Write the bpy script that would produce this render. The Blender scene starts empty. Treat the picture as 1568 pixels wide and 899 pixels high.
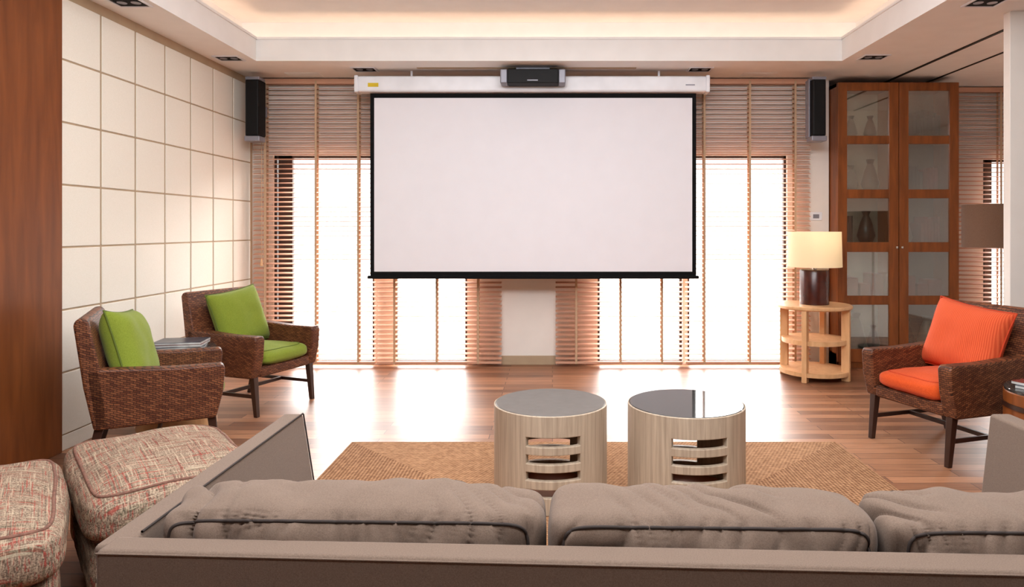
import bpy, bmesh, math, random
from mathutils import Vector, Matrix, noise
random.seed(3)
scene = bpy.context.scene
scene.view_settings.view_transform = 'Standard'
scene.view_settings.look = 'None'
scene.view_settings.exposure = 0.15

# ------------------------------------------------------------------ helpers
def lin(c):
    c = c/255.0
    return c/12.92 if c <= 0.04045 else ((c+0.055)/1.055)**2.4
def S(r, g, b): return (lin(r), lin(g), lin(b), 1.0)

def new_mat(name):
    m = bpy.data.materials.new(name); m.use_nodes = True
    nt = m.node_tree
    return m, nt, nt.nodes['Principled BSDF']

def N(nt, typ, **kw):
    n = nt.nodes.new(typ)
    for k, v in kw.items(): setattr(n, k, v)
    return n

def mapped(nt, scale=(1,1,1), rot=(0,0,0)):
    tc = N(nt, 'ShaderNodeTexCoord'); mp = N(nt, 'ShaderNodeMapping')
    mp.inputs['Scale'].default_value = scale
    mp.inputs['Rotation'].default_value = rot
    nt.links.new(tc.outputs['Object'], mp.inputs['Vector'])
    return mp.outputs['Vector']

def bump(nt, bsdf, height, strength=0.3, dist=0.005):
    b = N(nt, 'ShaderNodeBump')
    b.inputs['Strength'].default_value = strength
    b.inputs['Distance'].default_value = dist
    nt.links.new(height, b.inputs['Height'])
    nt.links.new(b.outputs['Normal'], bsdf.inputs['Normal'])

def ramp(nt, fac, stops):
    r = N(nt, 'ShaderNodeValToRGB')
    e = r.color_ramp.elements
    e[0].position, e[0].color = stops[0]
    e[1].position, e[1].color = stops[-1]
    for p, c in stops[1:-1]:
        x = e.new(p); x.color = c
    nt.links.new(fac, r.inputs['Fac'])
    return r.outputs['Color']

def plain(name, col, rough=0.5, var=0.06, nscale=6, metal=0.0, spec=0.5, bmp=0.0, bscale=200):
    m, nt, b = new_mat(name)
    v = mapped(nt)
    n = N(nt, 'ShaderNodeTexNoise'); n.inputs['Scale'].default_value = nscale
    nt.links.new(v, n.inputs['Vector'])
    lo = tuple(max(0, c*(1-var)) for c in col[:3])+(1,)
    hi = tuple(min(1, c*(1+var)) for c in col[:3])+(1,)
    nt.links.new(ramp(nt, n.outputs['Fac'], [(0.3, lo), (0.7, hi)]), b.inputs['Base Color'])
    b.inputs['Roughness'].default_value = rough
    b.inputs['Metallic'].default_value = metal
    b.inputs['Specular IOR Level'].default_value = spec
    if bmp:
        n2 = N(nt, 'ShaderNodeTexNoise'); n2.inputs['Scale'].default_value = bscale
        nt.links.new(v, n2.inputs['Vector'])
        bump(nt, b, n2.outputs['Fac'], bmp, 0.003)
    return m

def wood(name, c1, c2, scale=(1,1,1), rough=0.4, ns=6, spec=0.5):
    m, nt, b = new_mat(name)
    v = mapped(nt, scale)
    n = N(nt, 'ShaderNodeTexNoise'); n.inputs['Scale'].default_value = ns
    n.inputs['Detail'].default_value = 6; n.inputs['Distortion'].default_value = 0.6
    nt.links.new(v, n.inputs['Vector'])
    nt.links.new(ramp(nt, n.outputs['Fac'], [(0.3, c1), (0.7, c2)]), b.inputs['Base Color'])
    b.inputs['Roughness'].default_value = rough
    b.inputs['Specular IOR Level'].default_value = spec
    bump(nt, b, n.outputs['Fac'], 0.08, 0.003)
    return m

def fabric(name, c1, c2, thread=450, rough=0.9, bmp=0.35):
    m, nt, b = new_mat(name)
    v = mapped(nt)
    n = N(nt, 'ShaderNodeTexNoise'); n.inputs['Scale'].default_value = thread*0.6; n.inputs['Detail'].default_value = 4
    nt.links.new(v, n.inputs['Vector'])
    nt.links.new(ramp(nt, n.outputs['Fac'], [(0.3, c1), (0.7, c2)]), b.inputs['Base Color'])
    b.inputs['Roughness'].default_value = rough
    b.inputs['Specular IOR Level'].default_value = 0.15
    b.inputs['Sheen Weight'].default_value = 0.1
    n2 = N(nt, 'ShaderNodeTexNoise'); n2.inputs['Scale'].default_value = thread
    nt.links.new(v, n2.inputs['Vector'])
    bump(nt, b, n2.outputs['Fac'], bmp, 0.001)
    return m

def link(ob):
    scene.collection.objects.link(ob); return ob

def mesh_obj(name, verts, faces, mat, bevel=0, seg=2, smooth=False):
    me = bpy.data.meshes.new(name)
    me.from_pydata([tuple(v) for v in verts], [], faces)
    bm = bmesh.new(); bm.from_mesh(me)
    bmesh.ops.recalc_face_normals(bm, faces=bm.faces)
    bm.to_mesh(me); bm.free()
    me.materials.append(mat)
    ob = link(bpy.data.objects.new(name, me))
    if smooth:
        for p in me.polygons: p.use_smooth = True
    if bevel:
        md = ob.modifiers.new('bevel', 'BEVEL'); md.width = bevel; md.segments = seg
        md.limit_method = 'ANGLE'; md.angle_limit = math.radians(35)
        for p in me.polygons: p.use_smooth = True
        md.harden_normals = True
    return ob

BF = [(0,1,2,3),(7,6,5,4),(0,4,5,1),(1,5,6,2),(2,6,7,3),(3,7,4,0)]
def box(name, x0, x1, y0, y1, z0, z1, mat, bevel=0, seg=2):
    v = [(x0,y0,z0),(x1,y0,z0),(x1,y1,z0),(x0,y1,z0),(x0,y0,z1),(x1,y0,z1),(x1,y1,z1),(x0,y1,z1)]
    return mesh_obj(name, v, BF, mat, bevel, seg)

def boxes(name, lst, mat, bevel=0, seg=2):
    V = []; F = []
    for (x0,x1,y0,y1,z0,z1) in lst:
        o = len(V)
        V += [(x0,y0,z0),(x1,y0,z0),(x1,y1,z0),(x0,y1,z0),(x0,y0,z1),(x1,y0,z1),(x1,y1,z1),(x0,y1,z1)]
        F += [tuple(i+o for i in f) for f in BF]
    return mesh_obj(name, V, F, mat, bevel, seg)

def prism(name, pts, axis, a, b, mat, bevel=0, seg=2):
    """pts 2-D polygon; axis 'y': pts are (x,z); 'z': (x,y); 'x': (y,z)"""
    def mk(p, t):
        return (p[0], t, p[1]) if axis == 'y' else ((p[0], p[1], t) if axis == 'z' else (t, p[0], p[1]))
    n = len(pts)
    V = [mk(p, a) for p in pts]+[mk(p, b) for p in pts]
    F = [tuple(range(n)), tuple(range(2*n-1, n-1, -1))]
    F += [(i, (i+1) % n, (i+1) % n+n, i+n) for i in range(n)]
    return mesh_obj(name, V, F, mat, bevel, seg)

def lathe(name, prof, mat, n=64, center=(0,0), smooth=True):
    V = []; F = []
    for r, z in prof:
        for i in range(n):
            a = 2*math.pi*i/n
            V.append((center[0]+r*math.cos(a), center[1]+r*math.sin(a), z))
    for k in range(len(prof)-1):
        for i in range(n):
            j = (i+1) % n
            F.append((k*n+i, k*n+j, (k+1)*n+j, (k+1)*n+i))
    me = bpy.data.meshes.new(name); me.from_pydata(V, [], F)
    bm = bmesh.new(); bm.from_mesh(me)
    bmesh.ops.remove_doubles(bm, verts=bm.verts, dist=1e-5)
    bmesh.ops.recalc_face_normals(bm, faces=bm.faces)
    bm.to_mesh(me); bm.free()
    me.materials.append(mat)
    ob = link(bpy.data.objects.new(name, me))
    if smooth:
        for p in me.polygons: p.use_smooth = True
        md = ob.modifiers.new('es', 'EDGE_SPLIT'); md.split_angle = math.radians(35)
    return ob

def cyl(name, r, z0, z1, mat, n=48, center=(0,0), r1=None):
    r1 = r if r1 is None else r1
    return lathe(name, [(0.0001,z0),(r,z0),(r1,z1),(0.0001,z1)], mat, n, center)

def tube(name, pts, rad, mat, cyclic=True):
    cu = bpy.data.curves.new(name, 'CURVE'); cu.dimensions = '3D'
    sp = cu.splines.new('POLY'); sp.points.add(len(pts)-1)
    for p, q in zip(sp.points, pts): p.co = (q[0], q[1], q[2], 1)
    sp.use_cyclic_u = cyclic
    cu.bevel_depth = rad; cu.bevel_resolution = 2
    cu.materials.append(mat)
    tmp = bpy.data.objects.new(name, cu); scene.collection.objects.link(tmp)
    dg = bpy.context.evaluated_depsgraph_get()
    me = bpy.data.meshes.new_from_object(tmp.evaluated_get(dg))
    bpy.data.objects.remove(tmp)
    if not me.materials: me.materials.append(mat)
    for p in me.polygons: p.use_smooth = True
    return link(bpy.data.objects.new(name, me))

def group(name, parts, loc=(0,0,0), rot=0.0):
    e = bpy.data.objects.new(name, None); e.empty_display_size = 0.2
    link(e); e.location = loc; e.rotation_euler = (0, 0, rot)
    for p in parts: p.parent = e
    return e

def xform(ob, M):
    ob.data.transform(M); ob.data.update(); return ob

def cushion(name, hd, mat, pipe_mat=None, pa=6.0, pb=4.0, bulge=(0,0,0), wr=0.006, fold=0.0, n=26,
            pipe_axis=1, M=Matrix.Identity(4), pr=0.005, seed=0, pipe_at=0.8, nf=7):
    """soft rounded box, half dims hd. pa: squareness in the plane of the piping, pb: across it"""
    hx, hy, hz = hd
    def f(q):
        q = Vector(q)
        c = [abs(q.x), abs(q.y), abs(q.z)]
        t = c.pop(pipe_axis)
        r = ((c[0]**pa+c[1]**pa)**(pb/pa)+t**pb)**(1/pb)
        q = q/r
        o = Vector((q.x*hx, q.y*hy, q.z*hz))
        o.x += math.copysign(bulge[0]*(1-q.y**2)*(1-q.z**2), q.x)*abs(q.x)
        o.y += math.copysign(bulge[1]*(1-q.x**2)*(1-q.z**2), q.y)*abs(q.y)
        o.z += math.copysign(bulge[2]*(1-q.x**2)*(1-q.y**2), q.z)*abs(q.z)
        w = noise.noise(Vector((o.x*nf+seed*7.3, o.y*nf, o.z*nf)))*wr
        w += noise.noise(Vector((o.x*nf*2.6+seed*3.3, o.y*nf*1.6, o.z*nf*1.6)))*wr*0.5
        if fold:
            w2 = noise.noise(Vector((o.x*3+seed, o.z*3, o.y*5)))
            ph = o.x*27+7*w2+o.y*10
            s = abs(math.sin(ph))
            amp = max(0.0, 0.5+1.6*noise.noise(Vector((o.x*5+seed*2, 1.7, o.y*3))))
            w -= fold*(1-s)**2.5*amp
            ph2 = o.x*75+9*noise.noise(Vector((o.x*6+seed, o.z*5, 3.0)))
            edge = max(0, 1-abs(abs(q.y)-pipe_at)*5)
            w -= fold*0.35*(1-abs(math.sin(ph2)))**2*edge
        d = Vector((q.x/hx, q.y/hy, q.z/hz)).normalized()
        return o+d*w
    bm = bmesh.new()
    bmesh.ops.create_cube(bm, size=2)
    bmesh.ops.subdivide_edges(bm, edges=bm.edges, cuts=n, use_grid_fill=True)
    for v in bm.verts: v.co = f(v.co)
    me = bpy.data.meshes.new(name); bm.to_mesh(me); bm.free()
    me.transform(M)
    me.materials.append(mat)
    for pl in me.polygons: pl.use_smooth = True
    ob = link(bpy.data.objects.new(name, me))
    out = [ob]
    if pipe_mat:
        for sgn in (-1, 1):
            pts = []
            for i in range(400):
                a = 8*i/400
                sd = int(a//2) % 4; t = (a % 2)-1
                c, s = [(t,-1),(1,t),(-t,1),(-1,-t)][sd]
                k = (abs(c)**pa+abs(s)**pa)**(1/pa)
                c /= k; s /= k
                rr = (1-pipe_at**pb)**(1/pb)
                if pipe_axis == 1: q = (c*rr, sgn*pipe_at, s*rr)
                elif pipe_axis == 2: q = (c*rr, s*rr, sgn*pipe_at)
                else: q = (sgn*pipe_at, c*rr, s*rr)
                pts.append(M @ f(q))
            out.append(tube(name+'_piping', pts, pr, pipe_mat))
    return out

def pillow(name, w, h, t, mat, pipe_mat, M, seed=0):
    n = 28; V = []; F = []
    def f(u, v, s):
        x = w/2*u*(1-0.07*(1-v*v)); z = h/2*v*(1-0.07*(1-u*u))
        y = s*t/2*(max(0, (1-u**4))*max(0, (1-v**4)))**0.55
        y += 0.008*noise.noise(Vector((x*9+seed, z*9, s)))*(1-u**6)*(1-v**6)
        return Vector((x, y, z))
    for s in (-1, 1):
        for i in range(n+1):
            for j in range(n+1):
                V.append(f(-1+2*i/n, -1+2*j/n, s))
    k = (n+1)**2
    for s in (0, 1):
        for i in range(n):
            for j in range(n):
                a = s*k+i*(n+1)+j
                F.append((a, a+1, a+n+2, a+n+1))
    me = bpy.data.meshes.new(name); me.from_pydata(V, [], F)
    bm = bmesh.new(); bm.from_mesh(me)
    bmesh.ops.remove_doubles(bm, verts=bm.verts, dist=1e-4)
    bmesh.ops.recalc_face_normals(bm, faces=bm.faces)
    bm.to_mesh(me); bm.free(); me.transform(M); me.materials.append(mat)
    for p in me.polygons: p.use_smooth = True
    ob = link(bpy.data.objects.new(name, me))
    ed = [(-1+2*i/n, -1) for i in range(n)]+[(1, -1+2*i/n) for i in range(n)]+[(1-2*i/n, 1) for i in range(n)]+[(-1, 1-2*i/n) for i in range(n)]
    pts = [M @ f(a, b, 0) for a, b in ed]
    return [ob, tube(name+'_piping', pts, 0.005, pipe_mat)]

# ------------------------------------------------------------------ materials
m_white = plain('white_paint', S(236,231,224), 0.6, 0.02)
m_ceil = plain('ceiling_paint', S(243,242,240), 0.7, 0.02)
m_panel = fabric('panel_fabric', S(230,226,213), S(236,232,221), 300, 0.8, 0.1)
m_groove = plain('panel_groove', S(176,154,126), 0.7)
m_woodwall = wood('wood_panel', S(104,54,22), S(130,72,32), (3, 3, 0.35), 0.45, 5, 0.3)
m_cab = wood('cabinet_wood', S(112,60,26), S(144,80,36), (3, 3, 0.4), 0.4, 6, 0.35)
m_cabin = plain('cabinet_reflect_light', S(168,166,152), 0.6, 0.4, 3)  # pale mottling painted in for reflections on the left door panes
m_cabin2 = plain('cabinet_reflect_dark', S(92,84,72), 0.6, 0.5, 3)  # darker copy, painted in for dark reflections on the right door
m_dark = plain('dark_leg_wood', S(52,30,22), 0.35)
m_frame = plain('window_frame_dark', S(60,42,36), 0.5)
m_black = plain('black_plastic', S(9,9,11), 0.55, spec=0.25)
m_border = plain('black_border', S(8,8,10), 0.8, spec=0.2)
m_silver = plain('silver_plastic', S(140,140,150), 0.4, metal=0.3)
m_case = plain('screen_case_white', S(235,238,244), 0.35)
m_screen = plain('screen_matte_white', S(236,236,242), 0.9, 0.01, spec=0.1)
m_yellow = plain('yellow_label', S(220,190,20), 0.5)
m_ash = wood('ash_wood', S(160,142,122), S(192,174,152), (14, 14, 0.6), 0.5, 5)
m_copper = plain('drum_inner_wood', S(196,120,76), 0.5, 0.1)
m_maple = wood('maple_wood', S(206,158,110), S(226,182,134), (5, 5, 1.0), 0.35, 4)
m_sofa = fabric('sofa_linen', S(106,90,79), S(126,108,95), 700)
m_pipe = plain('sofa_piping', S(46,36,32), 0.8)
m_green = fabric('green_fabric', S(116,132,44), S(138,154,58), 400)
m_greenp = plain('green_piping', S(90,106,30), 0.8)
m_orange = fabric('orange_fabric', S(200,72,28), S(222,92,40), 400)
m_orangep = plain('orange_piping', S(190,60,20), 0.8)
m_tape = fabric('blind_tape', S(192,160,130), S(202,172,142), 400)
m_brownbase = wood('lamp_base_wood', S(52,18,12), S(78,32,20), (2, 2, 2), 0.25, 4)
m_taupeshade = fabric('taupe_shade', S(104,78,62), S(116,90,72), 400)
m_paper = plain('magazine_paper', S(190,190,188), 0.5, 0.3, 12)
m_paper2 = plain('magazine_cover', S(60,64,74), 0.3, 0.5, 14)
m_chrome = plain('chrome', S(210,210,210), 0.15, metal=1.0)
m_top1 = plain('smoked_glass_frosted', S(102,97,92), 0.38, 0.08, 20)
m_top2 = plain('smoked_glass_black', S(56,54,52), 0.05, 0.02)

def glass(name, tint=(0.85,0.9,0.86,1), refl=0.25):
    m, nt, b = new_mat(name); nt.nodes.remove(b)
    out = nt.nodes['Material Output']
    t = N(nt, 'ShaderNodeBsdfTransparent'); t.inputs['Color'].default_value = tint
    g = N(nt, 'ShaderNodeBsdfGlossy'); g.inputs['Roughness'].default_value = 0.03
    mx = N(nt, 'ShaderNodeMixShader'); mx.inputs[0].default_value = refl
    nt.links.new(t.outputs[0], mx.inputs[1]); nt.links.new(g.outputs[0], mx.inputs[2])
    nt.links.new(mx.outputs[0], out.inputs['Surface'])
    return m
m_glass = glass('cabinet_glass', (0.92,0.96,0.93,1), 0.25)

def translucent(name, col, frac, tcol=None, emit=0):
    m, nt, b = new_mat(name)
    out = nt.nodes['Material Output']
    b.inputs['Base Color'].default_value = col; b.inputs['Roughness'].default_value = 0.6
    t = N(nt, 'ShaderNodeBsdfTranslucent'); t.inputs['Color'].default_value = tcol or col
    mx = N(nt, 'ShaderNodeMixShader'); mx.inputs[0].default_value = frac
    nt.links.new(b.outputs[0], mx.inputs[1]); nt.links.new(t.outputs[0], mx.inputs[2])
    nt.links.new(mx.outputs[0], out.inputs['Surface'])
    if emit:
        b.inputs['Emission Color'].default_value = col; b.inputs['Emission Strength'].default_value = emit
    return m
m_slat = translucent('blind_slat', S(216,166,138), 0.10)
m_shade = translucent('cream_shade', S(248,236,208), 0.5, emit=0.2)

def emis(name, col, st):
    m, nt, b = new_mat(name)
    b.inputs['Base Color'].default_value = col
    b.inputs['Emission Color'].default_value = col; b.inputs['Emission Strength'].default_value = st
    return m
m_led = emis('cove_led', (1.0, 0.68, 0.48, 1), 3.8)
m_shelf_fill = emis('shelf_fill_strip', (1.0, 0.95, 0.86, 1), 2.8)  # glow for the added cabinet fill strips

def floor_mat():
    m, nt, b = new_mat('floor_planks')
    v = mapped(nt)
    br = N(nt, 'ShaderNodeTexBrick'); br.offset = 0.37; br.offset_frequency = 2
    br.inputs['Scale'].default_value = 1; br.inputs['Brick Width'].default_value = 1.1
    br.inputs['Row Height'].default_value = 0.095; br.inputs['Mortar Size'].default_value = 0.0022
    br.inputs['Color1'].default_value = S(126,84,60); br.inputs['Color2'].default_value = S(184,132,98)
    br.inputs['Mortar'].default_value = S(66,42,30)
    nt.links.new(v, br.inputs['Vector'])
    v2 = mapped(nt, (1.2, 14, 1))
    n = N(nt, 'ShaderNodeTexNoise'); n.inputs['Scale'].default_value = 4; n.inputs['Detail'].default_value = 6
    nt.links.new(v2, n.inputs['Vector'])
    mx = N(nt, 'ShaderNodeMix', data_type='RGBA', blend_type='MULTIPLY')
    mx.inputs['Factor'].default_value = 0.75
    nt.links.new(br.outputs['Color'], mx.inputs['A'])
    nt.links.new(ramp(nt, n.outputs['Fac'], [(0.3, (0.62,0.57,0.52,1)), (0.7, (1,1,1,1))]), mx.inputs['B'])
    nt.links.new(mx.outputs['Result'], b.inputs['Base Color'])
    b.inputs['Roughness'].default_value = 0.4
    bump(nt, b, br.outputs['Fac'], -0.2, 0.002)
    return m
m_floor = floor_mat()

def rug_mat(hx, hy):
    m, nt, b = new_mat('jute_weave')
    tc = N(nt, 'ShaderNodeTexCoord'); sx = N(nt, 'ShaderNodeSeparateXYZ')
    nt.links.new(tc.outputs['Object'], sx.inputs[0])
    def M_(op, a, c=None):
        n = N(nt, 'ShaderNodeMath', operation=op)
        for i, q in enumerate((a, c)):
            if q is None: continue
            if isinstance(q, (int, float)): n.inputs[i].default_value = q
            else: nt.links.new(q, n.inputs[i])
        return n.outputs[0]
    ax = M_('SUBTRACT', hx, M_('ABSOLUTE', sx.outputs['X']))
    ay = M_('SUBTRACT', hy, M_('ABSOLUTE', sx.outputs['Y']))
    d = M_('MINIMUM', ax, ay)
    isx = M_('LESS_THAN', ax, ay)
    w1 = M_('SINE', M_('MULTIPLY', d, 330.0))
    along = M_('ADD', M_('MULTIPLY', isx, sx.outputs['Y']), M_('MULTIPLY', M_('SUBTRACT', 1.0, isx), sx.outputs['X']))
    w2 = M_('SINE', M_('ADD', M_('MULTIPLY', along, 300.0), M_('MULTIPLY', d, 160.0)))
    h = M_('ADD', M_('MULTIPLY', w1, 0.2), M_('MULTIPLY', w2, 0.12))
    nz = N(nt, 'ShaderNodeTexNoise'); nz.inputs['Scale'].default_value = 45; nz.inputs['Detail'].default_value = 6
    nt.links.new(tc.outputs['Object'], nz.inputs['Vector'])
    fac = M_('ADD', M_('ADD', h, nz.outputs['Fac']), M_('MULTIPLY', isx, -0.14))
    nt.links.new(ramp(nt, fac, [(0.1, S(112,76,50)), (0.95, S(194,150,112))]), b.inputs['Base Color'])
    b.inputs['Roughness'].default_value = 0.9; b.inputs['Specular IOR Level'].default_value = 0.1
    bump(nt, b, h, 0.6, 0.004)
    return m

def wicker_mat():
    m, nt, b = new_mat('wicker')
    tc = N(nt, 'ShaderNodeTexCoord'); sx = N(nt, 'ShaderNodeSeparateXYZ')
    nt.links.new(tc.outputs['Object'], sx.inputs[0])
    ad = N(nt, 'ShaderNodeMath', operation='ADD')
    nt.links.new(sx.outputs['X'], ad.inputs[0]); nt.links.new(sx.outputs['Y'], ad.inputs[1])
    ng = N(nt, 'ShaderNodeMath', operation='MULTIPLY_ADD'); ng.inputs[1].default_value = 0.35
    nt.links.new(sx.outputs['X'], ng.inputs[0]); nt.links.new(sx.outputs['Z'], ng.inputs[2])
    nz = N(nt, 'ShaderNodeTexNoise'); nz.inputs['Scale'].default_value = 14
    nt.links.new(tc.outputs['Object'], nz.inputs['Vector'])
    dz = N(nt, 'ShaderNodeMath', operation='MULTIPLY_ADD'); dz.inputs[1].default_value = 0.02
    nt.links.new(nz.outputs['Fac'], dz.inputs[0]); nt.links.new(ng.outputs[0], dz.inputs[2])
    cb = N(nt, 'ShaderNodeCombineXYZ')
    nt.links.new(ad.outputs[0], cb.inputs[0]); nt.links.new(dz.outputs[0], cb.inputs[1])
    br = N(nt, 'ShaderNodeTexBrick'); br.offset = 0.5
    br.inputs['Scale'].default_value = 1; br.inputs['Brick Width'].default_value = 0.03
    br.inputs['Row Height'].default_value = 0.0115; br.inputs['Mortar Size'].default_value = 0.0026
    br.inputs['Mortar Smooth'].default_value = 0.9
    br.inputs['Color1'].default_value = S(88,46,28); br.inputs['Color2'].default_value = S(136,84,54)
    br.inputs['Mortar'].default_value = S(28,13,8)
    nt.links.new(cb.outputs[0], br.inputs['Vector'])
    nt.links.new(br.outputs['Color'], b.inputs['Base Color'])
    b.inputs['Roughness'].default_value = 0.5; b.inputs['Specular IOR Level'].default_value = 0.35
    bump(nt, b, br.outputs['Fac'], -1.0, 0.008)
    return m
m_wicker = wicker_mat()

def tweed_mat():
    m, nt, b = new_mat('tweed_plaid')
    def band(scale, ns, th):
        v = mapped(nt, scale)
        n = N(nt, 'ShaderNodeTexNoise'); n.inputs['Scale'].default_value = ns; n.inputs['Detail'].default_value = 2
        nt.links.new(v, n.inputs['Vector'])
        return ramp(nt, n.outputs['Fac'], [(th, (0,0,0,1)), (th+0.04, (1,1,1,1))])
    base = N(nt, 'ShaderNodeTexNoise'); base.inputs['Scale'].default_value = 200
    nt.links.new(mapped(nt), base.inputs['Vector'])
    c = ramp(nt, base.outputs['Fac'], [(0.3, S(96,80,68)), (0.5, S(144,124,106)), (0.7, S(176,156,134))])
    for sc, ns, th, col, am in (((70, 1.6, 12), 2.4, 0.59, S(156,44,40), 0.62), ((1.6, 70, 12), 2.4, 0.59, S(156,56,50), 0.62), ((60, 1.5, 10), 2.9, 0.59, S(74,78,58), 0.5), ((1.5, 60, 10), 2.9, 0.59, S(70,62,54), 0.5), ((50, 2, 10), 3.6, 0.59, S(196,182,156), 0.5), ((2, 50, 10), 3.3, 0.59, S(196,176,150), 0.5)):
        mx = N(nt, 'ShaderNodeMix', data_type='RGBA')
        mul = N(nt, 'ShaderNodeMath', operation='MULTIPLY'); mul.inputs[1].default_value = am
        nt.links.new(band(sc, ns, th), mul.inputs[0])
        nt.links.new(mul.outputs[0], mx.inputs['Factor'])
        nt.links.new(c, mx.inputs['A']); mx.inputs['B'].default_value = col
        c = mx.outputs['Result']
    nt.links.new(c, b.inputs['Base Color'])
    b.inputs['Roughness'].default_value = 0.95; b.inputs['Specular IOR Level'].default_value = 0.1
    bump(nt, b, base.outputs['Fac'], 0.7, 0.003)
    return m
m_tweed = tweed_mat()
m_tweedp = plain('tweed_piping', S(120,84,70), 0.9, 0.3, 80)

# ------------------------------------------------------------------ room
XL, XR, YB, YR, YF = -2.96, 5.6, 6.75, 7.15, -3.2
ZS, ZU = 2.80, 3.20
box('floor', XL-0.1, XR+0.1, YF-0.1, YR+0.9, -0.1, 0, m_floor)
box('wall_left', XL-0.12, XL+0.006, YF, YR, 0, 3.3, m_groove)
pl = []
for c in range(7):
    for r in range(7):
        y0 = 4.11+0.37*c; z0 = 0.092+0.378*r
        pl.append((XL-0.02, XL+0.013, y0+0.011, y0+0.359, z0+0.0055, z0+0.3725))
boxes('trim_1', pl, m_panel, 0.004, 3)
box('baseboard_left', XL-0.02, XL+0.012, 4.11, 6.75, 0, 0.09, m_panel, 0.003)
box('trim_2', XL-0.02, XL+0.03, YF, 4.10, 0, 2.8, m_woodwall, 0.004)
box('wall_right', XR, XR+0.1, YF, YR, 0, 3.3, m_white)
box('wall_front', XL-0.1, XR+0.1, YF-0.1, YF, 0, 3.3, m_white)

H = 2.06
ops = [(-2.75,-1.755),(-1.56,-0.84),(0.444,1.28),(1.33,2.31)]
wb = [(XL-0.1, 2.72, YB, YB+0.12, H, 2.85)]
xs = XL-0.1
for a, b_ in ops:
    wb.append((xs, a, YB, YB+0.12, 0, H)); xs = b_
wb.append((xs, 2.72, YB, YB+0.12, 0, H))
boxes('wall_back', wb, m_white)
wr = [(2.60, 2.72, YB+0.1, YR+0.1, 0, 2.85), (2.6, 4.49, YR, YR+0.12, 0, H), (5.45, XR+0.1, YR, YR+0.12, 0, H), (2.6, XR+0.1, YR, YR+0.12, H, 2.85)]
boxes('wall_back_right', wr, m_white)
def window(i, x0, x1, y, extra=None):
    t = 0.025
    L = [(x0, x0+t, y+0.03, y+0.08, 0, H), (x1-t, x1, y+0.03, y+0.08, 0, H),
         (x0, x1, y+0.03, y+0.08, H-t, H), (x0, x1, y+0.03, y+0.08, 0, 0.04)]
    if extra: L += extra
    boxes('window_%d' % i, L, m_frame, 0.003)
window(1, -2.75, -1.755, YB, [(-2.71,-2.57, YB+0.03, YB+0.08, 0, H)])
window(2, -1.56, -0.84, YB)
window(3, 0.444, 1.28, YB)
window(4, 1.33, 2.31, YB)
window(5, 4.49, 5.45, YR, [(4.52, 4.6, YR+0.03, YR+0.08, 0, H)])
box('baseboard_back', -0.50, 0.03, YB-0.015, YB, 0, 0.09, m_groove, 0.003)
box('ground_terrace', -12, 14, YR+0.95, 30, -0.3, -0.12, plain('terrace', S(150,146,140), 0.9, 0.1))

CX0, CX1, CY0, CY1 = -2.58, 2.52, -1.6, 5.97
g = 0.22
cl = [(XL-0.1, XR+0.1, CY1, YR+0.1, ZS, ZS+0.03),
      (XL-0.1, CX0, YF, CY1, ZS, ZS+0.03), (CX1, XR+0.1, YF, CY1, ZS, ZS+0.03),
      (CX0, CX1, YF, CY0, ZS, ZS+0.03),
      (CX0-0.03, CX1+0.03, CY1, CY1+0.03, ZS+0.03, 3.0), (CX0-0.03, CX1+0.03, CY0-0.03, CY0, ZS+0.03, 3.0),
      (CX0-0.03, CX0, CY0, CY1, ZS+0.03, 3.0), (CX1, CX1+0.03, CY0, CY1, ZS+0.03, 3.0),
      (CX0-g-0.05, CX1+g+0.05, CY1+g, CY1+g+0.05, ZS+0.03, ZU), (CX0-g-0.05, CX1+g+0.05, CY0-g-0.05, CY0-g, ZS+0.03, ZU),
      (CX0-g-0.05, CX0-g, CY0-g, CY1+g, ZS+0.03, ZU), (CX1+g, CX1+g+0.05, CY0-g, CY1+g, ZS+0.03, ZU),
      (CX0-g-0.05, CX1+g+0.05, CY0-g-0.05, CY1+g+0.05, ZU, ZU+0.05)]
boxes('ceiling', cl, m_ceil)
boxes('trim_3', [(CX0-0.01, CX1+0.01, CY1-0.012, CY1, 2.985, 3.005), (CX0, CX0+0.012, CY0, CY1, 2.985, 3.005), (CX1-0.012, CX1, CY0, CY1, 2.985, 3.005)], m_ceil)
boxes('cove_light', [(CX0-0.1, CX1+0.1, CY1+0.09, CY1+0.13, ZS+0.04, ZS+0.06),
                     (CX0-0.13, CX0-0.09, CY0, CY1, ZS+0.04, ZS+0.06), (CX1+0.09, CX1+0.13, CY0, CY1, ZS+0.04, ZS+0.06)], m_led)
boxes('ceiling_track', [(3.30, 3.33, 0, 6.9, ZS-0.006, ZS+0.001), (3.72, 3.74, 0, 6.9, ZS-0.006, ZS+0.001)], m_black)
for (x, y) in [(-1.72,6.28),(1.35,6.28),(-2.77,5.87),(2.73,5.83),(-2.73,4.42),(2.79,4.42)]:
    fr = boxes('downlight_frame', [(-0.11,0.11,-0.085,-0.07,-0.008,0.0),(-0.11,0.11,0.07,0.085,-0.008,0.0),(-0.11,-0.095,-0.07,0.07,-0.008,0.0),(0.095,0.11,-0.07,0.07,-0.008,0.0)], m_case)
    bk = box('downlight_well', -0.095,0.095,-0.07,0.07,-0.003,0.0, m_border)
    b1 = cyl('downlight_bulb', 0.03, -0.006, -0.003, m_silver, 24, (-0.045,0))
    b2 = cyl('downlight_bulb', 0.03, -0.006, -0.003, m_silver, 24, (0.045,0))
    group('recessed_downlight', [fr, bk, b1, b2], (x, y, ZS))
box('air_vent', -1.23, 0.76, 6.21, 6.25, ZS-0.004, ZS+0.001, m_groove)
for x in (-2.35, 1.95):
    boxes('ceiling_grille', [(x-0.16, x+0.16, 6.42+0.03*i, 6.435+0.03*i, ZS-0.006, ZS) for i in range(5)], m_ceil)
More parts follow.
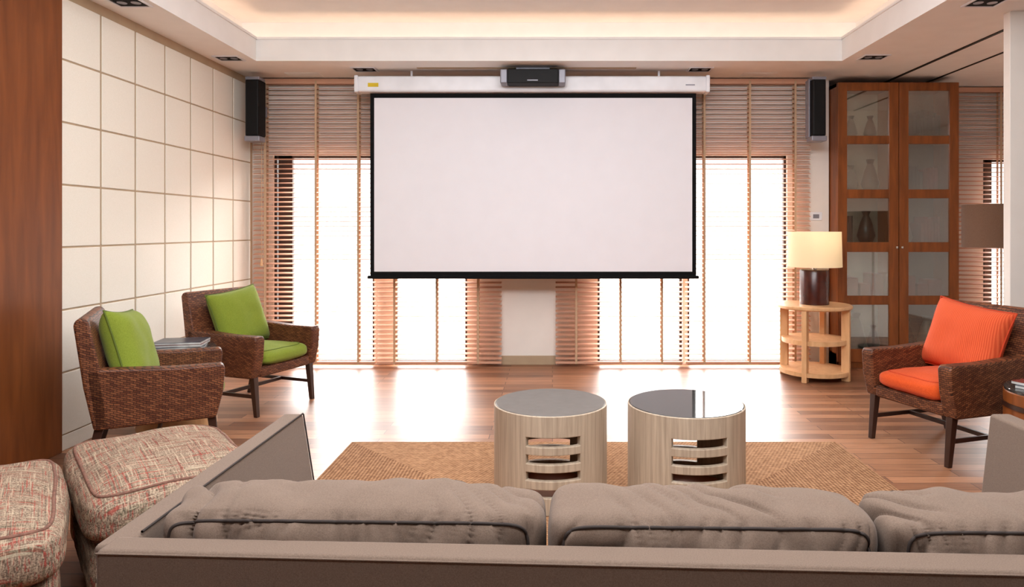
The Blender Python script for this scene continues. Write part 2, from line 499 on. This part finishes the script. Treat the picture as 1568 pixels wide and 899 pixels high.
box('wall_partition', 3.07, 4.2, 4.60, 4.67, 0, ZS, m_white, 0.004)

# ------------------------------------------------------------------ blinds
def blind(x0, x1, y, ztop, zbot, tapes, tilt=14):
    V = []; F = []
    pitch = 0.046; w = 0.05; t = 0.0038; a = math.radians(tilt)
    n = int((ztop-zbot-0.08)/pitch)
    for i in range(n):
        z = zbot+0.05+i*pitch
        o = len(V)
        aa = a+math.radians(random.uniform(-2.0, 2.0))
        for x in (x0, x1):
            for (dy, dz) in ((-w/2, -t/2), (w/2, -t/2), (w/2, t/2), (-w/2, t/2)):
                V.append((x, y+dy*math.cos(aa)-dz*math.sin(aa), z+dy*math.sin(aa)+dz*math.cos(aa)))
        F += [tuple(q+o for q in f) for f in ((0,1,2,3),(7,6,5,4),(0,4,5,1),(1,5,6,2),(2,6,7,3),(3,7,4,0))]
    sl = mesh_obj('slats', V, F, m_slat)
    hr = box('head_rail', x0, x1, y-0.03, y+0.03, ztop-0.05, ztop, m_slat, 0.003)
    br = box('bottom_rail', x0, x1, y-0.026, y+0.026, zbot, zbot+0.02, m_slat, 0.003)
    tp = boxes('tapes', [(tx-0.010, tx+0.010, yy, yy+0.002, zbot, ztop-0.02) for tx in tapes for yy in (y-0.031, y+0.029)], m_tape)
    return group('venetian_blind', [sl, hr, br, tp])
YBL = 6.66
blind(-2.90, -1.715, YBL, 2.79, 0.03, [-2.78, -2.29, -1.88])
blind(-1.70, -0.494, YBL, 2.79, 0.03, [-1.53, -1.12, -0.72])
blind(0.03, 1.26, YBL, 2.79, 0.03, [0.23, 0.66, 1.06])
blind(1.29, 2.50, YBL, 2.79, 0.03, [1.47, 1.91, 2.35])
blind(4.0, 5.5, YR-0.09, 2.79, 0.03, [4.15, 4.6, 5.2])
c1 = tube('cord', [(-2.80, 6.60, 2.72), (-2.80, 6.60, 1.04)], 0.003, m_tape, False)
c2 = lathe('tassel', [(0.001,1.05),(0.008,1.04),(0.014,0.98),(0.001,0.975)], m_maple, 16, (-2.80, 6.60))
group('blind_cord', [c1, c2])

# ------------------------------------------------------------------ projector screen
Y = 6.33
def PX(u, y=Y): return (u-846)*y/1050
def PZ(v, y=Y): return 1.34-(v-350)*y/1050
parts = [box('case', PX(549), PX(1081), Y-0.06, Y+0.07, PZ(142), PZ(118), m_case, 0.02, 3),
         box('case_end', PX(545), PX(551), Y-0.068, Y+0.075, PZ(143), PZ(117), m_case, 0.01, 3),
         box('case_end', PX(1079), PX(1085), Y-0.068, Y+0.075, PZ(143), PZ(117), m_case, 0.01, 3),
         box('label', PX(566), PX(582), Y-0.062, Y-0.059, PZ(135), PZ(129), m_yellow),
         box('logo', PX(1048), PX(1062), Y-0.062, Y-0.059, PZ(133), PZ(131), m_silver),
         box('fabric', PX(573), PX(1060), Y, Y+0.003, PZ(416), PZ(150), m_screen),
         boxes('border', [(PX(567), PX(573), Y-0.001, Y+0.004, PZ(424), PZ(143)), (PX(1060), PX(1066), Y-0.001, Y+0.004, PZ(424), PZ(143)),
                          (PX(573), PX(1060), Y-0.001, Y+0.004, PZ(150), PZ(143)), (PX(573), PX(1060), Y-0.001, Y+0.004, PZ(424), PZ(416))], m_border),
         box('backing', PX(567), PX(1066), Y+0.005, Y+0.007, PZ(424), PZ(143), m_border),
         box('weight_bar', PX(563), PX(1070), Y-0.014, Y+0.016, PZ(427), PZ(422), m_border, 0.006),
         boxes('ceiling_mount', [(PX(628), PX(631), Y+0.02, Y+0.04, PZ(119), ZS), (PX(1008), PX(1011), Y+0.02, Y+0.04, PZ(119), ZS)], m_case)]
group('projection_screen', parts)
y = 6.2
parts = [box('body', PX(778,y), PX(855,y), y-0.11, y+0.05, PZ(131,y), PZ(109.5,y), m_black, 0.008),
         box('side_left', PX(767,y), PX(778,y), y-0.10, y+0.05, PZ(131,y), PZ(109,y), m_silver, 0.012),
         box('side_right', PX(855,y), PX(866,y), y-0.10, y+0.05, PZ(131,y), PZ(109,y), m_silver, 0.012),
         box('top_bracket', PX(790,y), PX(842,y), y-0.0, y+0.04, PZ(111,y), ZS, m_silver, 0.004),
         box('badge', PX(808,y), PX(824,y), y-0.113, y-0.11, PZ(127.5,y), PZ(126,y), m_silver)]
group('center_speaker', parts)
def speaker(x, sgn):
    ps = [prism('body', [(-0.06,-0.08),(0.06,-0.08),(0.075,0.06),(-0.075,0.06)], 'z', -0.26, 0.26, m_black, 0.012, 3),
          box('top_cap', -0.065, 0.068, -0.075, 0.06, 0.26, 0.29, m_silver, 0.008),
          box('bottom_cap', -0.072, 0.072, -0.08, 0.06, -0.31, -0.26, m_silver, 0.01),
          box('side_strip', -0.082 if sgn < 0 else 0.068, -0.068 if sgn < 0 else 0.082, -0.03, 0.06, -0.27, 0.27, m_silver, 0.004),
          box('wall_bracket', -0.03, 0.03, 0.05, 0.2, -0.05, 0.05, m_silver, 0.004)]
    group('wall_speaker', ps, (x, 6.42, 2.46), 0)
speaker(PX(391, 6.42), -1); speaker(PX(1250, 6.42), -1)
a = box('plate', 2.53, 2.65, YB-0.012, YB, 1.42, 1.50, m_case, 0.003)
b_ = box('rocker', 2.56, 2.62, YB-0.016, YB-0.012, 1.44, 1.48, m_silver, 0.002)
group('light_switch', [a, b_])

# ------------------------------------------------------------------ display cabinet
y0, y1 = 6.56, 6.98
Xa, Xb = 2.73, 3.89
cs = [(Xa, Xa+0.025, y0+0.03, y1, 0, 2.74), (Xb-0.025, Xb, y0+0.03, y1, 0, 2.74), (Xa, Xb, y0+0.03, y1, 2.70, 2.74), (Xa, Xb, y0+0.03, y1, 0, 0.14),
      (3.30, 3.33, y0+0.03, y1, 0.1, 2.7)]
rows = [(2.23,2.66),(1.715,2.15),(1.21,1.63),(0.697,1.115),(0.186,0.61)]
parts = [boxes('carcass', cs, m_cab, 0.003)]
for i, (dx0, dx1) in enumerate(((Xa, 3.312), (3.318, Xb))):
    L = [(dx0, dx0+0.09, y0, y0+0.03, 0.06, 2.74), (dx1-0.09, dx1, y0, y0+0.03, 0.06, 2.74)]
    zz = [0.06]+[q for r in reversed(rows) for q in r]+[2.74]
    for j in range(0, len(zz), 2): L.append((dx0+0.09, dx1-0.09, y0+0.002, y0+0.028, zz[j], zz[j+1]))
    parts.append(boxes('door_frame_%d' % (i+1), L, m_cab, 0.004))
    parts.append(box('door_glass_%d' % (i+1), dx0+0.08, dx1-0.08, y0+0.012, y0+0.016, 0.15, 2.68, m_glass))
    parts.append(cyl('door_knob_%d' % (i+1), 0.012, 1.15, 1.17, m_chrome, 16, (3.29 if i == 0 else 3.34, y0-0.01)))
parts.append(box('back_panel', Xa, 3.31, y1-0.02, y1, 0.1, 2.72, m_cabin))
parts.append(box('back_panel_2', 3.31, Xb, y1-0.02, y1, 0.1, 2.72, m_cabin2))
shz = (0.56, 1.07, 1.58, 2.10)
parts.append(boxes('shelves', [(Xa+0.02, Xb-0.02, y0+0.06, y1-0.02, z+0.09, z+0.11) for z in shz], m_cab))
parts.append(boxes('shelf_fill_strip', [(Xa+0.04, Xb-0.04, y0+0.045, y0+0.06, z+0.085, z+0.097) for z in shz+(2.6,)], m_shelf_fill))  # glowing strips added to brighten the cabinet interior, not real fittings
parts.append(boxes('plinth', [(Xa+0.02, Xb-0.02, y0+0.04, y1, 0, 0.07)], m_cab))
m_red = plain('dull_red', S(110,38,26), 0.5, 0.3)
m_refl_dark = plain('reflect_dark', S(40,38,36), 0.3)
m_refl_grey = plain('reflect_grey', S(98,100,92), 0.3)
zf = 0.672
parts.append(boxes('reflection_boxes', [(2.84,2.98,6.68,6.9,zf,0.86),(3.0,3.1,6.68,6.9,zf,0.80),(3.12,3.24,6.7,6.9,zf,0.90),(3.40,3.54,6.68,6.9,zf,0.88),(3.56,3.66,6.68,6.9,zf,0.80),(3.68,3.82,6.72,6.9,zf,0.84)], m_red, 0.01))  # added boxes imitating reddish chair reflections in the panes
def bk(x0, x1, z):
    L = []; x = x0
    while x < x1-0.03:
        w = random.uniform(0.018, 0.04); h = random.uniform(0.2, 0.3)
        L.append((x, x+w-0.002, 6.70, 6.9, z, z+h)); x += w
    return L
parts.append(boxes('reflection_books_dark', bk(3.4, 3.62, 1.69)+bk(2.84, 2.96, 1.18)+bk(3.45, 3.8, 2.21), m_refl_dark, 0.002))  # book rows added in place of dark reflections in the glass
parts.append(boxes('reflection_books_red', bk(3.66, 3.8, 1.69)+bk(3.60, 3.80, 1.18), m_red, 0.002))
for (x, z, s, mm) in ((3.1,1.182,1.1,m_refl_dark),(3.48,1.182,0.9,m_refl_grey),(2.95,1.692,0.9,m_refl_grey),(3.14,1.692,1.1,m_refl_dark),(2.95,2.212,0.8,m_refl_grey),(3.14,2.212,0.8,m_refl_dark),(3.0,0.145,1.2,m_refl_grey),(3.17,0.145,0.8,m_refl_dark),(3.5,0.145,1,m_refl_dark),(3.7,0.145,1.1,m_refl_grey)):
    parts.append(lathe('reflection_vase', [(0.001,z),(0.05*s,z),(0.08*s,z+0.08*s),(0.05*s,z+0.2*s),(0.025*s,z+0.26*s),(0.04*s,z+0.3*s),(0.001,z+0.29*s)], mm, 24, (x, 6.78)))  # added shapes standing in for reflections of the dining area
group('display_cabinet', parts)

# ------------------------------------------------------------------ lamp table + lamp
R = 0.32
parts = [lathe('top', [(0.001,0.625),(R-0.01,0.625),(R,0.635),(R,0.652),(R-0.01,0.66),(0.001,0.66)], m_maple, 72),
         lathe('middle_shelf', [(0.001,0.32),(R-0.04,0.32),(R-0.04,0.36),(0.001,0.36)], m_maple, 72),
         lathe('bottom_shelf', [(0.001,0.05),(R-0.02,0.05),(R-0.02,0.085),(0.001,0.085)], m_maple, 72)]
for i, a in enumerate((225, 315, 45, 135)):
    a = math.radians(a+8)
    lx, ly = 0.27*math.cos(a), 0.27*math.sin(a)
    b_ = box('leg_%d' % (i+1), -0.022, 0.022, -0.035, 0.035, 0, 0.63, m_maple, 0.004)
    xform(b_, Matrix.Translation((lx, ly, 0)) @ Matrix.Rotation(a+math.pi/2, 4, 'Z')); parts.append(b_)
group('round_side_table', parts, (2.36, 6.18, 0))
parts = [lathe('base', [(0.001,0),(0.125,0),(0.125,0.30),(0.12,0.31),(0.001,0.31)], m_brownbase, 48),
         cyl('neck', 0.02, 0.31, 0.42, m_chrome, 20),
         lathe('shade', [(0.232,0.335),(0.235,0.335),(0.228,0.65),(0.225,0.65),(0.232,0.335)], m_shade, 64),
         cyl('socket', 0.022, 0.42, 0.47, m_case, 20),
         lathe('bulb', [(0.001,0.56),(0.03,0.53),(0.032,0.5),(0.015,0.46)], emis('bulb_glow', (1,0.88,0.72,1), 8), 20)]
group('table_lamp', parts, (2.36, 6.18, 0.661))
parts = [lathe('shade', [(0.30,1.19),(0.302,1.19),(0.302,1.53),(0.30,1.53),(0.30,1.19)], m_taupeshade, 64),
         cyl('pole', 0.014, 0.02, 1.45, m_chrome, 16), cyl('base', 0.16, 0, 0.025, m_black, 48),
         boxes('shade_spider', [(-0.3,0.3,-0.003,0.003,1.44,1.446),(-0.003,0.003,-0.3,0.3,1.44,1.446)], m_chrome)]
group('floor_lamp', parts, (3.60, 5.45, 0))

# ------------------------------------------------------------------ rug
RX0, RX1, RY0, RY1 = -1.25, 1.76, 2.80, 4.27
rg = box('jute_rug', -(RX1-RX0)/2, (RX1-RX0)/2, -(RY1-RY0)/2, (RY1-RY0)/2, 0.0, 0.012, rug_mat((RX1-RX0)/2, (RY1-RY0)/2), 0.005)
rg.location = ((RX0+RX1)/2, (RY0+RY1)/2, 0.001)

# ------------------------------------------------------------------ drum tables
def drum_table(x, y, r, topmat, rot=0):
    slots = [(0.08,0.118),(0.158,0.197),(0.235,0.277),(0.315,0.358)]
    zs = sorted({0.0, 0.445}|{q for s in slots for q in s})
    n = 120; V = []; F = []
    for z in zs:
        for i in range(n):
            a = 2*math.pi*i/n; V.append((r*math.cos(a), r*math.sin(a), z))
    for k_ in range(len(zs)-1):
        zm = (zs[k_]+zs[k_+1])/2
        inslot = any(a < zm < b for a, b in slots)
        for i in range(n):
            deg = 360*(i+0.5)/n
            if inslot and (abs(deg-273) < 27 or abs(deg-93) < 27): continue
            j = (i+1) % n
            F.append((k_*n+i, k_*n+j, (k_+1)*n+j, (k_+1)*n+i))
    sh = mesh_obj('drum_shell', V, F, m_ash)
    md = sh.modifiers.new('s', 'SOLIDIFY'); md.thickness = 0.03; md.offset = -1
    md = sh.modifiers.new('b', 'BEVEL'); md.width = 0.003; md.segments = 2; md.limit_method = 'ANGLE'; md.angle_limit = math.radians(40)
    rim = lathe('rim', [(r-0.03,0.44),(r,0.44),(r,0.455),(r-0.006,0.458),(r-0.006,0.44)], m_ash, 96)
    tp = lathe('glass_top', [(0.001,0.44),(r-0.007,0.44),(r-0.007,0.456),(r-0.011,0.46),(0.001,0.46)], topmat, 96)
    fl = cyl('floor_disc', r-0.03, 0.0, 0.02, m_copper, 64)
    group('drum_coffee_table', [sh, rim, tp, fl], (x, y, 0.0135), rot)
drum_table(-0.01, 3.44, 0.282, m_top1)
drum_table(0.665, 3.42, 0.288, m_top2)

def drum_side(x, y, r, h, woodm):
    sh = lathe('drum_shell', [(r-0.02,0),(r,0),(r,h-0.02),(r-0.004,h-0.015),(r-0.02,h-0.015),(r-0.02,0)], woodm, 72)
    tp = lathe('glass_top', [(0.001,h-0.015),(r-0.004,h-0.015),(r-0.004,h-0.003),(r-0.007,h),(0.001,h)], m_top2, 72)
    rg_ = lathe('trim_ring', [(r+0.001,h-0.10),(r+0.006,h-0.10),(r+0.006,h-0.075),(r+0.001,h-0.075)], m_dark, 72)
    group('round_drum_side_table', [sh, tp, rg_], (x, y, 0), 0)
drum_side(-2.555, 4.67, 0.245, 0.53, m_maple)
drum_side(2.66, 3.56, 0.27, 0.50, m_cab)
def mags(x, y, z, rot, n=3, th=0.014):
    ps = []
    zc = 0
    for i in range(n):
        b_ = box('magazine_%d' % (i+1), -0.15, 0.15, -0.11, 0.11, zc, zc+th, m_paper, 0.002)
        c_ = box('cover_%d' % (i+1), -0.151, 0.151, -0.111, 0.111, zc+th, zc+th+0.002, m_paper2 if i % 2 == 0 else m_red, 0)
        Mx = Matrix.Rotation(random.uniform(-0.2, 0.2), 4, 'Z'); xform(b_, Mx); xform(c_, Mx)
        ps += [b_, c_]; zc += th+0.0022
    group('magazine_stack', ps, (x, y, z), rot)
mags(-2.53, 4.68, 0.5305, 0.2, 3)
mags(2.62, 3.6, 0.5005, 0.5, 2)

# ------------------------------------------------------------------ wicker armchairs (front = +x)
def armchair(x, y, ang, cm, cp, seed=0, pm=None, pw=0.48, ph=0.45, yaw=0, roll=6, px=-0.15):
    ps = []
    for s in (-1, 1):
        a, b_ = (0.245, 0.335) if s > 0 else (-0.335, -0.245)
        prof = [(0.30,0.275),(0.335,0.42),(0.345,0.55),(0.33,0.575),(0.1,0.575),(-0.15,0.59),(-0.32,0.60),(-0.28,0.275)]
        ps.append(prism('arm_%s' % ('left' if s > 0 else 'right'), prof, 'y', a, b_, m_wicker, 0.022, 3))
    back = [(-0.20,0.275),(-0.24,0.55),(-0.30,0.85),(-0.32,0.872),(-0.355,0.865),(-0.37,0.84),(-0.325,0.5),(-0.28,0.275)]
    ps.append(prism('back', back, 'y', -0.335, 0.335, m_wicker, 0.02, 3))
    ps.append(box('seat_base', -0.25, 0.31, -0.25, 0.25, 0.275, 0.35, m_wicker, 0.015, 3))
    for i, (lx, ly) in enumerate(((0.275,0.285),(0.275,-0.285),(-0.255,0.285),(-0.255,-0.285))):
        sp = 0.03 if lx > 0 else -0.07
        V = []
        for (dx, dy) in ((-.015,-.015),(.015,-.015),(.015,.015),(-.015,.015)): V.append((lx+sp+dx, ly+dy, 0))
        for (dx, dy) in ((-.022,-.022),(.022,-.022),(.022,.022),(-.022,.022)): V.append((lx+dx, ly+dy, 0.29))
        ps.append(mesh_obj('leg_%d' % (i+1), V, BF, m_dark, 0.003))
    ps.append(boxes('stretchers', [(-0.29,0.29,0.278,0.292,0.13,0.155),(-0.29,0.29,-0.292,-0.278,0.13,0.155),(-0.01,0.01,-0.285,0.285,0.13,0.155)], m_dark, 0.002))
    ps += cushion('seat_cushion', (0.29, 0.24, 0.058), cm, cp, pa=7, pb=3.5, bulge=(0.01,0.0,0.02), wr=0.006, n=22, pipe_axis=2,
                  M=Matrix.Translation((0.045, 0, 0.40)), pr=0.004, seed=seed)
    M = Matrix.Translation((px, 0.0, 0.655)) @ Matrix.Rotation(math.radians(yaw), 4, 'Z') @ Matrix.Rotation(math.radians(-17), 4, 'Y') @ Matrix.Rotation(math.radians(roll), 4, 'X') @ Matrix.Rotation(math.radians(90), 4, 'Z')
    ps += pillow('back_pillow', pw, ph, 0.19, pm or cm, cp, M, seed)
    return group('wicker_armchair', ps, (x, y, 0), math.radians(ang))
armchair(-2.31, 4.02, 27, m_green, m_greenp, 1, roll=-6, yaw=-10, px=-0.14)
armchair(-2.28, 5.24, -21, m_green, m_greenp, 2)
def stripe_orange():
    m, nt, b = new_mat('orange_rib')
    w = N(nt, 'ShaderNodeTexWave'); w.inputs['Scale'].default_value = 28; w.inputs['Distortion'].default_value = 0.5
    w.bands_direction = 'Y'
    nt.links.new(mapped(nt), w.inputs['Vector'])
    nt.links.new(ramp(nt, w.outputs['Fac'], [(0.2, S(208,76,36)), (0.8, S(226,98,54))]), b.inputs['Base Color'])
    b.inputs['Roughness'].default_value = 0.9
    bump(nt, b, w.outputs['Fac'], 0.25, 0.003)
    return m
armchair(2.42, 4.21, 198, m_orange, m_orangep, 3, stripe_orange(), pw=0.54, roll=-6)

# ------------------------------------------------------------------ sofa
ps = []
ZT = 0.712
ps.append(prism('back_frame', [(-0.893,1.335),(1.60,1.215),(1.60,1.30),(-0.893,1.405)], 'z', 0.10, ZT, m_sofa, 0.012, 3))
ps.append(prism('arm_left', [(-0.83,0.10),(-0.915,ZT-0.002),(-0.85,ZT-0.002),(-0.755,0.10)], 'y', 1.36, 2.34, m_sofa, 0.012, 3))
ps.append(prism('arm_right', [(1.42,0.10),(1.49,ZT-0.002),(1.56,ZT-0.002),(1.49,0.10)], 'y', 1.27, 2.34, m_sofa, 0.012, 3))
ps.append(box('seat_platform', -0.78, 1.44, 1.38, 2.27, 0.10, 0.28, m_sofa, 0.015, 3))
def seam(p): return tube('seam', p, 0.0028, m_pipe, False)
ps.append(seam([(-0.85,1.42,ZT),(-0.85,2.335,ZT-0.002)]))
ps.append(seam([(-0.85,2.34,ZT-0.005),(-0.757,2.34,0.11)]))
ps.append(tube('seam_back', [(-0.89,1.336,ZT-0.006),(1.60,1.216,ZT-0.006)], 0.002, m_sofa, False))
for (x, y) in ((-0.78,1.42),(1.44,1.32),(-0.78,2.25),(1.44,2.25)):
    ps.append(box('leg', x-0.03, x+0.03, y-0.03, y+0.03, 0.0, 0.11, m_dark, 0.004))
tilt = math.radians(4)
for i, (xa, xb, yc) in enumerate(((-0.825,-0.014,1.508),(-0.010,0.666,1.478),(0.670,1.42,1.452))):
    M = Matrix.Translation(((xa+xb)/2, yc, 0.583)) @ Matrix.Rotation(tilt, 4, 'X') @ Matrix.Rotation(math.radians(0.6), 4, 'Y')
    ps += cushion('back_cushion_%d' % (i+1), ((xb-xa)/2, 0.100, 0.176), m_sofa, m_pipe, pa=14, pb=6, bulge=(0,0.03,0.010), wr=0.014, fold=0.024,
                  n=90, pipe_axis=1, M=M, pr=0.0036, seed=i+1, pipe_at=0.87, nf=7)
    ps += cushion('seat_cushion_%d' % (i+1), ((xb-xa)/2-0.01, 0.33, 0.075), m_sofa, m_pipe, pa=10, pb=4, bulge=(0,0,0.02), wr=0.006, n=24, pipe_axis=2,
                  M=Matrix.Translation(((xa+xb)/2, 1.93, 0.36)), pr=0.004, seed=i+11, pipe_at=0.85)
group('sofa', ps)

# ------------------------------------------------------------------ tweed poufs
def pouf(x, y, ang, hx, hy, seed):
    ps = cushion('upholstered_top', (hx, hy, 0.09), m_tweed, m_tweedp, pa=9, pb=4.5, bulge=(0.01,0.01,0.05), wr=0.014, n=36, pipe_axis=2,
                 M=Matrix.Translation((0,0,0.36)), pr=0.006, seed=seed, pipe_at=0.82, nf=5)
    ps += cushion('upholstered_base', (hx-0.015, hy-0.015, 0.10), m_tweed, None, pa=8, pb=8, wr=0.006, n=20, pipe_axis=2,
                 M=Matrix.Translation((0,0,0.18)), seed=seed+2)
    for sx in (-1, 1):
        for sy in (-1, 1):
            ps.append(box('foot', sx*(hx-0.09)-0.025, sx*(hx-0.09)+0.025, sy*(hy-0.09)-0.025, sy*(hy-0.09)+0.025, 0, 0.09, m_dark, 0.004))
    group('tweed_ottoman', ps, (x, y, 0), math.radians(ang))
pouf(-1.55, 2.72, 130, 0.41, 0.29, 1)
pouf(-1.93, 2.23, 126, 0.42, 0.28, 2)

# ------------------------------------------------------------------ lights / world
# hazy overcast sky: over white at the horizon, much brighter higher up
w = bpy.data.worlds.new('sky'); scene.world = w; w.use_nodes = True
nt = w.node_tree
bg = nt.nodes['Background']; bg.inputs[0].default_value = (1.0, 0.99, 0.97, 1)
tc = N(nt, 'ShaderNodeTexCoord'); sp = N(nt, 'ShaderNodeSeparateXYZ')
nt.links.new(tc.outputs['Generated'], sp.inputs[0])
mr = N(nt, 'ShaderNodeMapRange'); mr.interpolation_type = 'SMOOTHSTEP'
mr.inputs['From Min'].default_value = 0.11; mr.inputs['From Max'].default_value = 0.25
mr.inputs['To Min'].default_value = 1.9; mr.inputs['To Max'].default_value = 20.0
nt.links.new(sp.outputs['Z'], mr.inputs['Value'])
nt.links.new(mr.outputs['Result'], bg.inputs['Strength'])

def area(name, loc, rot, sx, sy, e, col=(0.97,0.98,1.0), spread=180):
    l = bpy.data.lights.new(name, 'AREA'); l.shape = 'RECTANGLE'; l.size = sx; l.size_y = sy; l.energy = e; l.color = col
    l.spread = math.radians(spread)
    o = link(bpy.data.objects.new(name, l)); o.location = loc; o.rotation_euler = rot
    return o
area('fill_light', (0, 2.6, 3.15), (0,0,0), 3.5, 4.0, 108)  # added downward fill for the room, no fitting of this kind
area('fill_light', (0, 0.9, 3.0), (math.radians(70),0,0), 3.5, 0.8, 130)  # unseen softbox-like fill added to brighten the projection screen

cam = bpy.data.cameras.new('camera'); co = link(bpy.data.objects.new('camera', cam))
co.location = (0, 0, 1.34); co.rotation_euler = (math.radians(90), 0, 0)
cam.sensor_width = 36; cam.lens = 1050/1568*36
cam.shift_x = -(846-784)/1568; cam.shift_y = -(449.5-350)/1568
cam.clip_start = 0.05
scene.camera = co
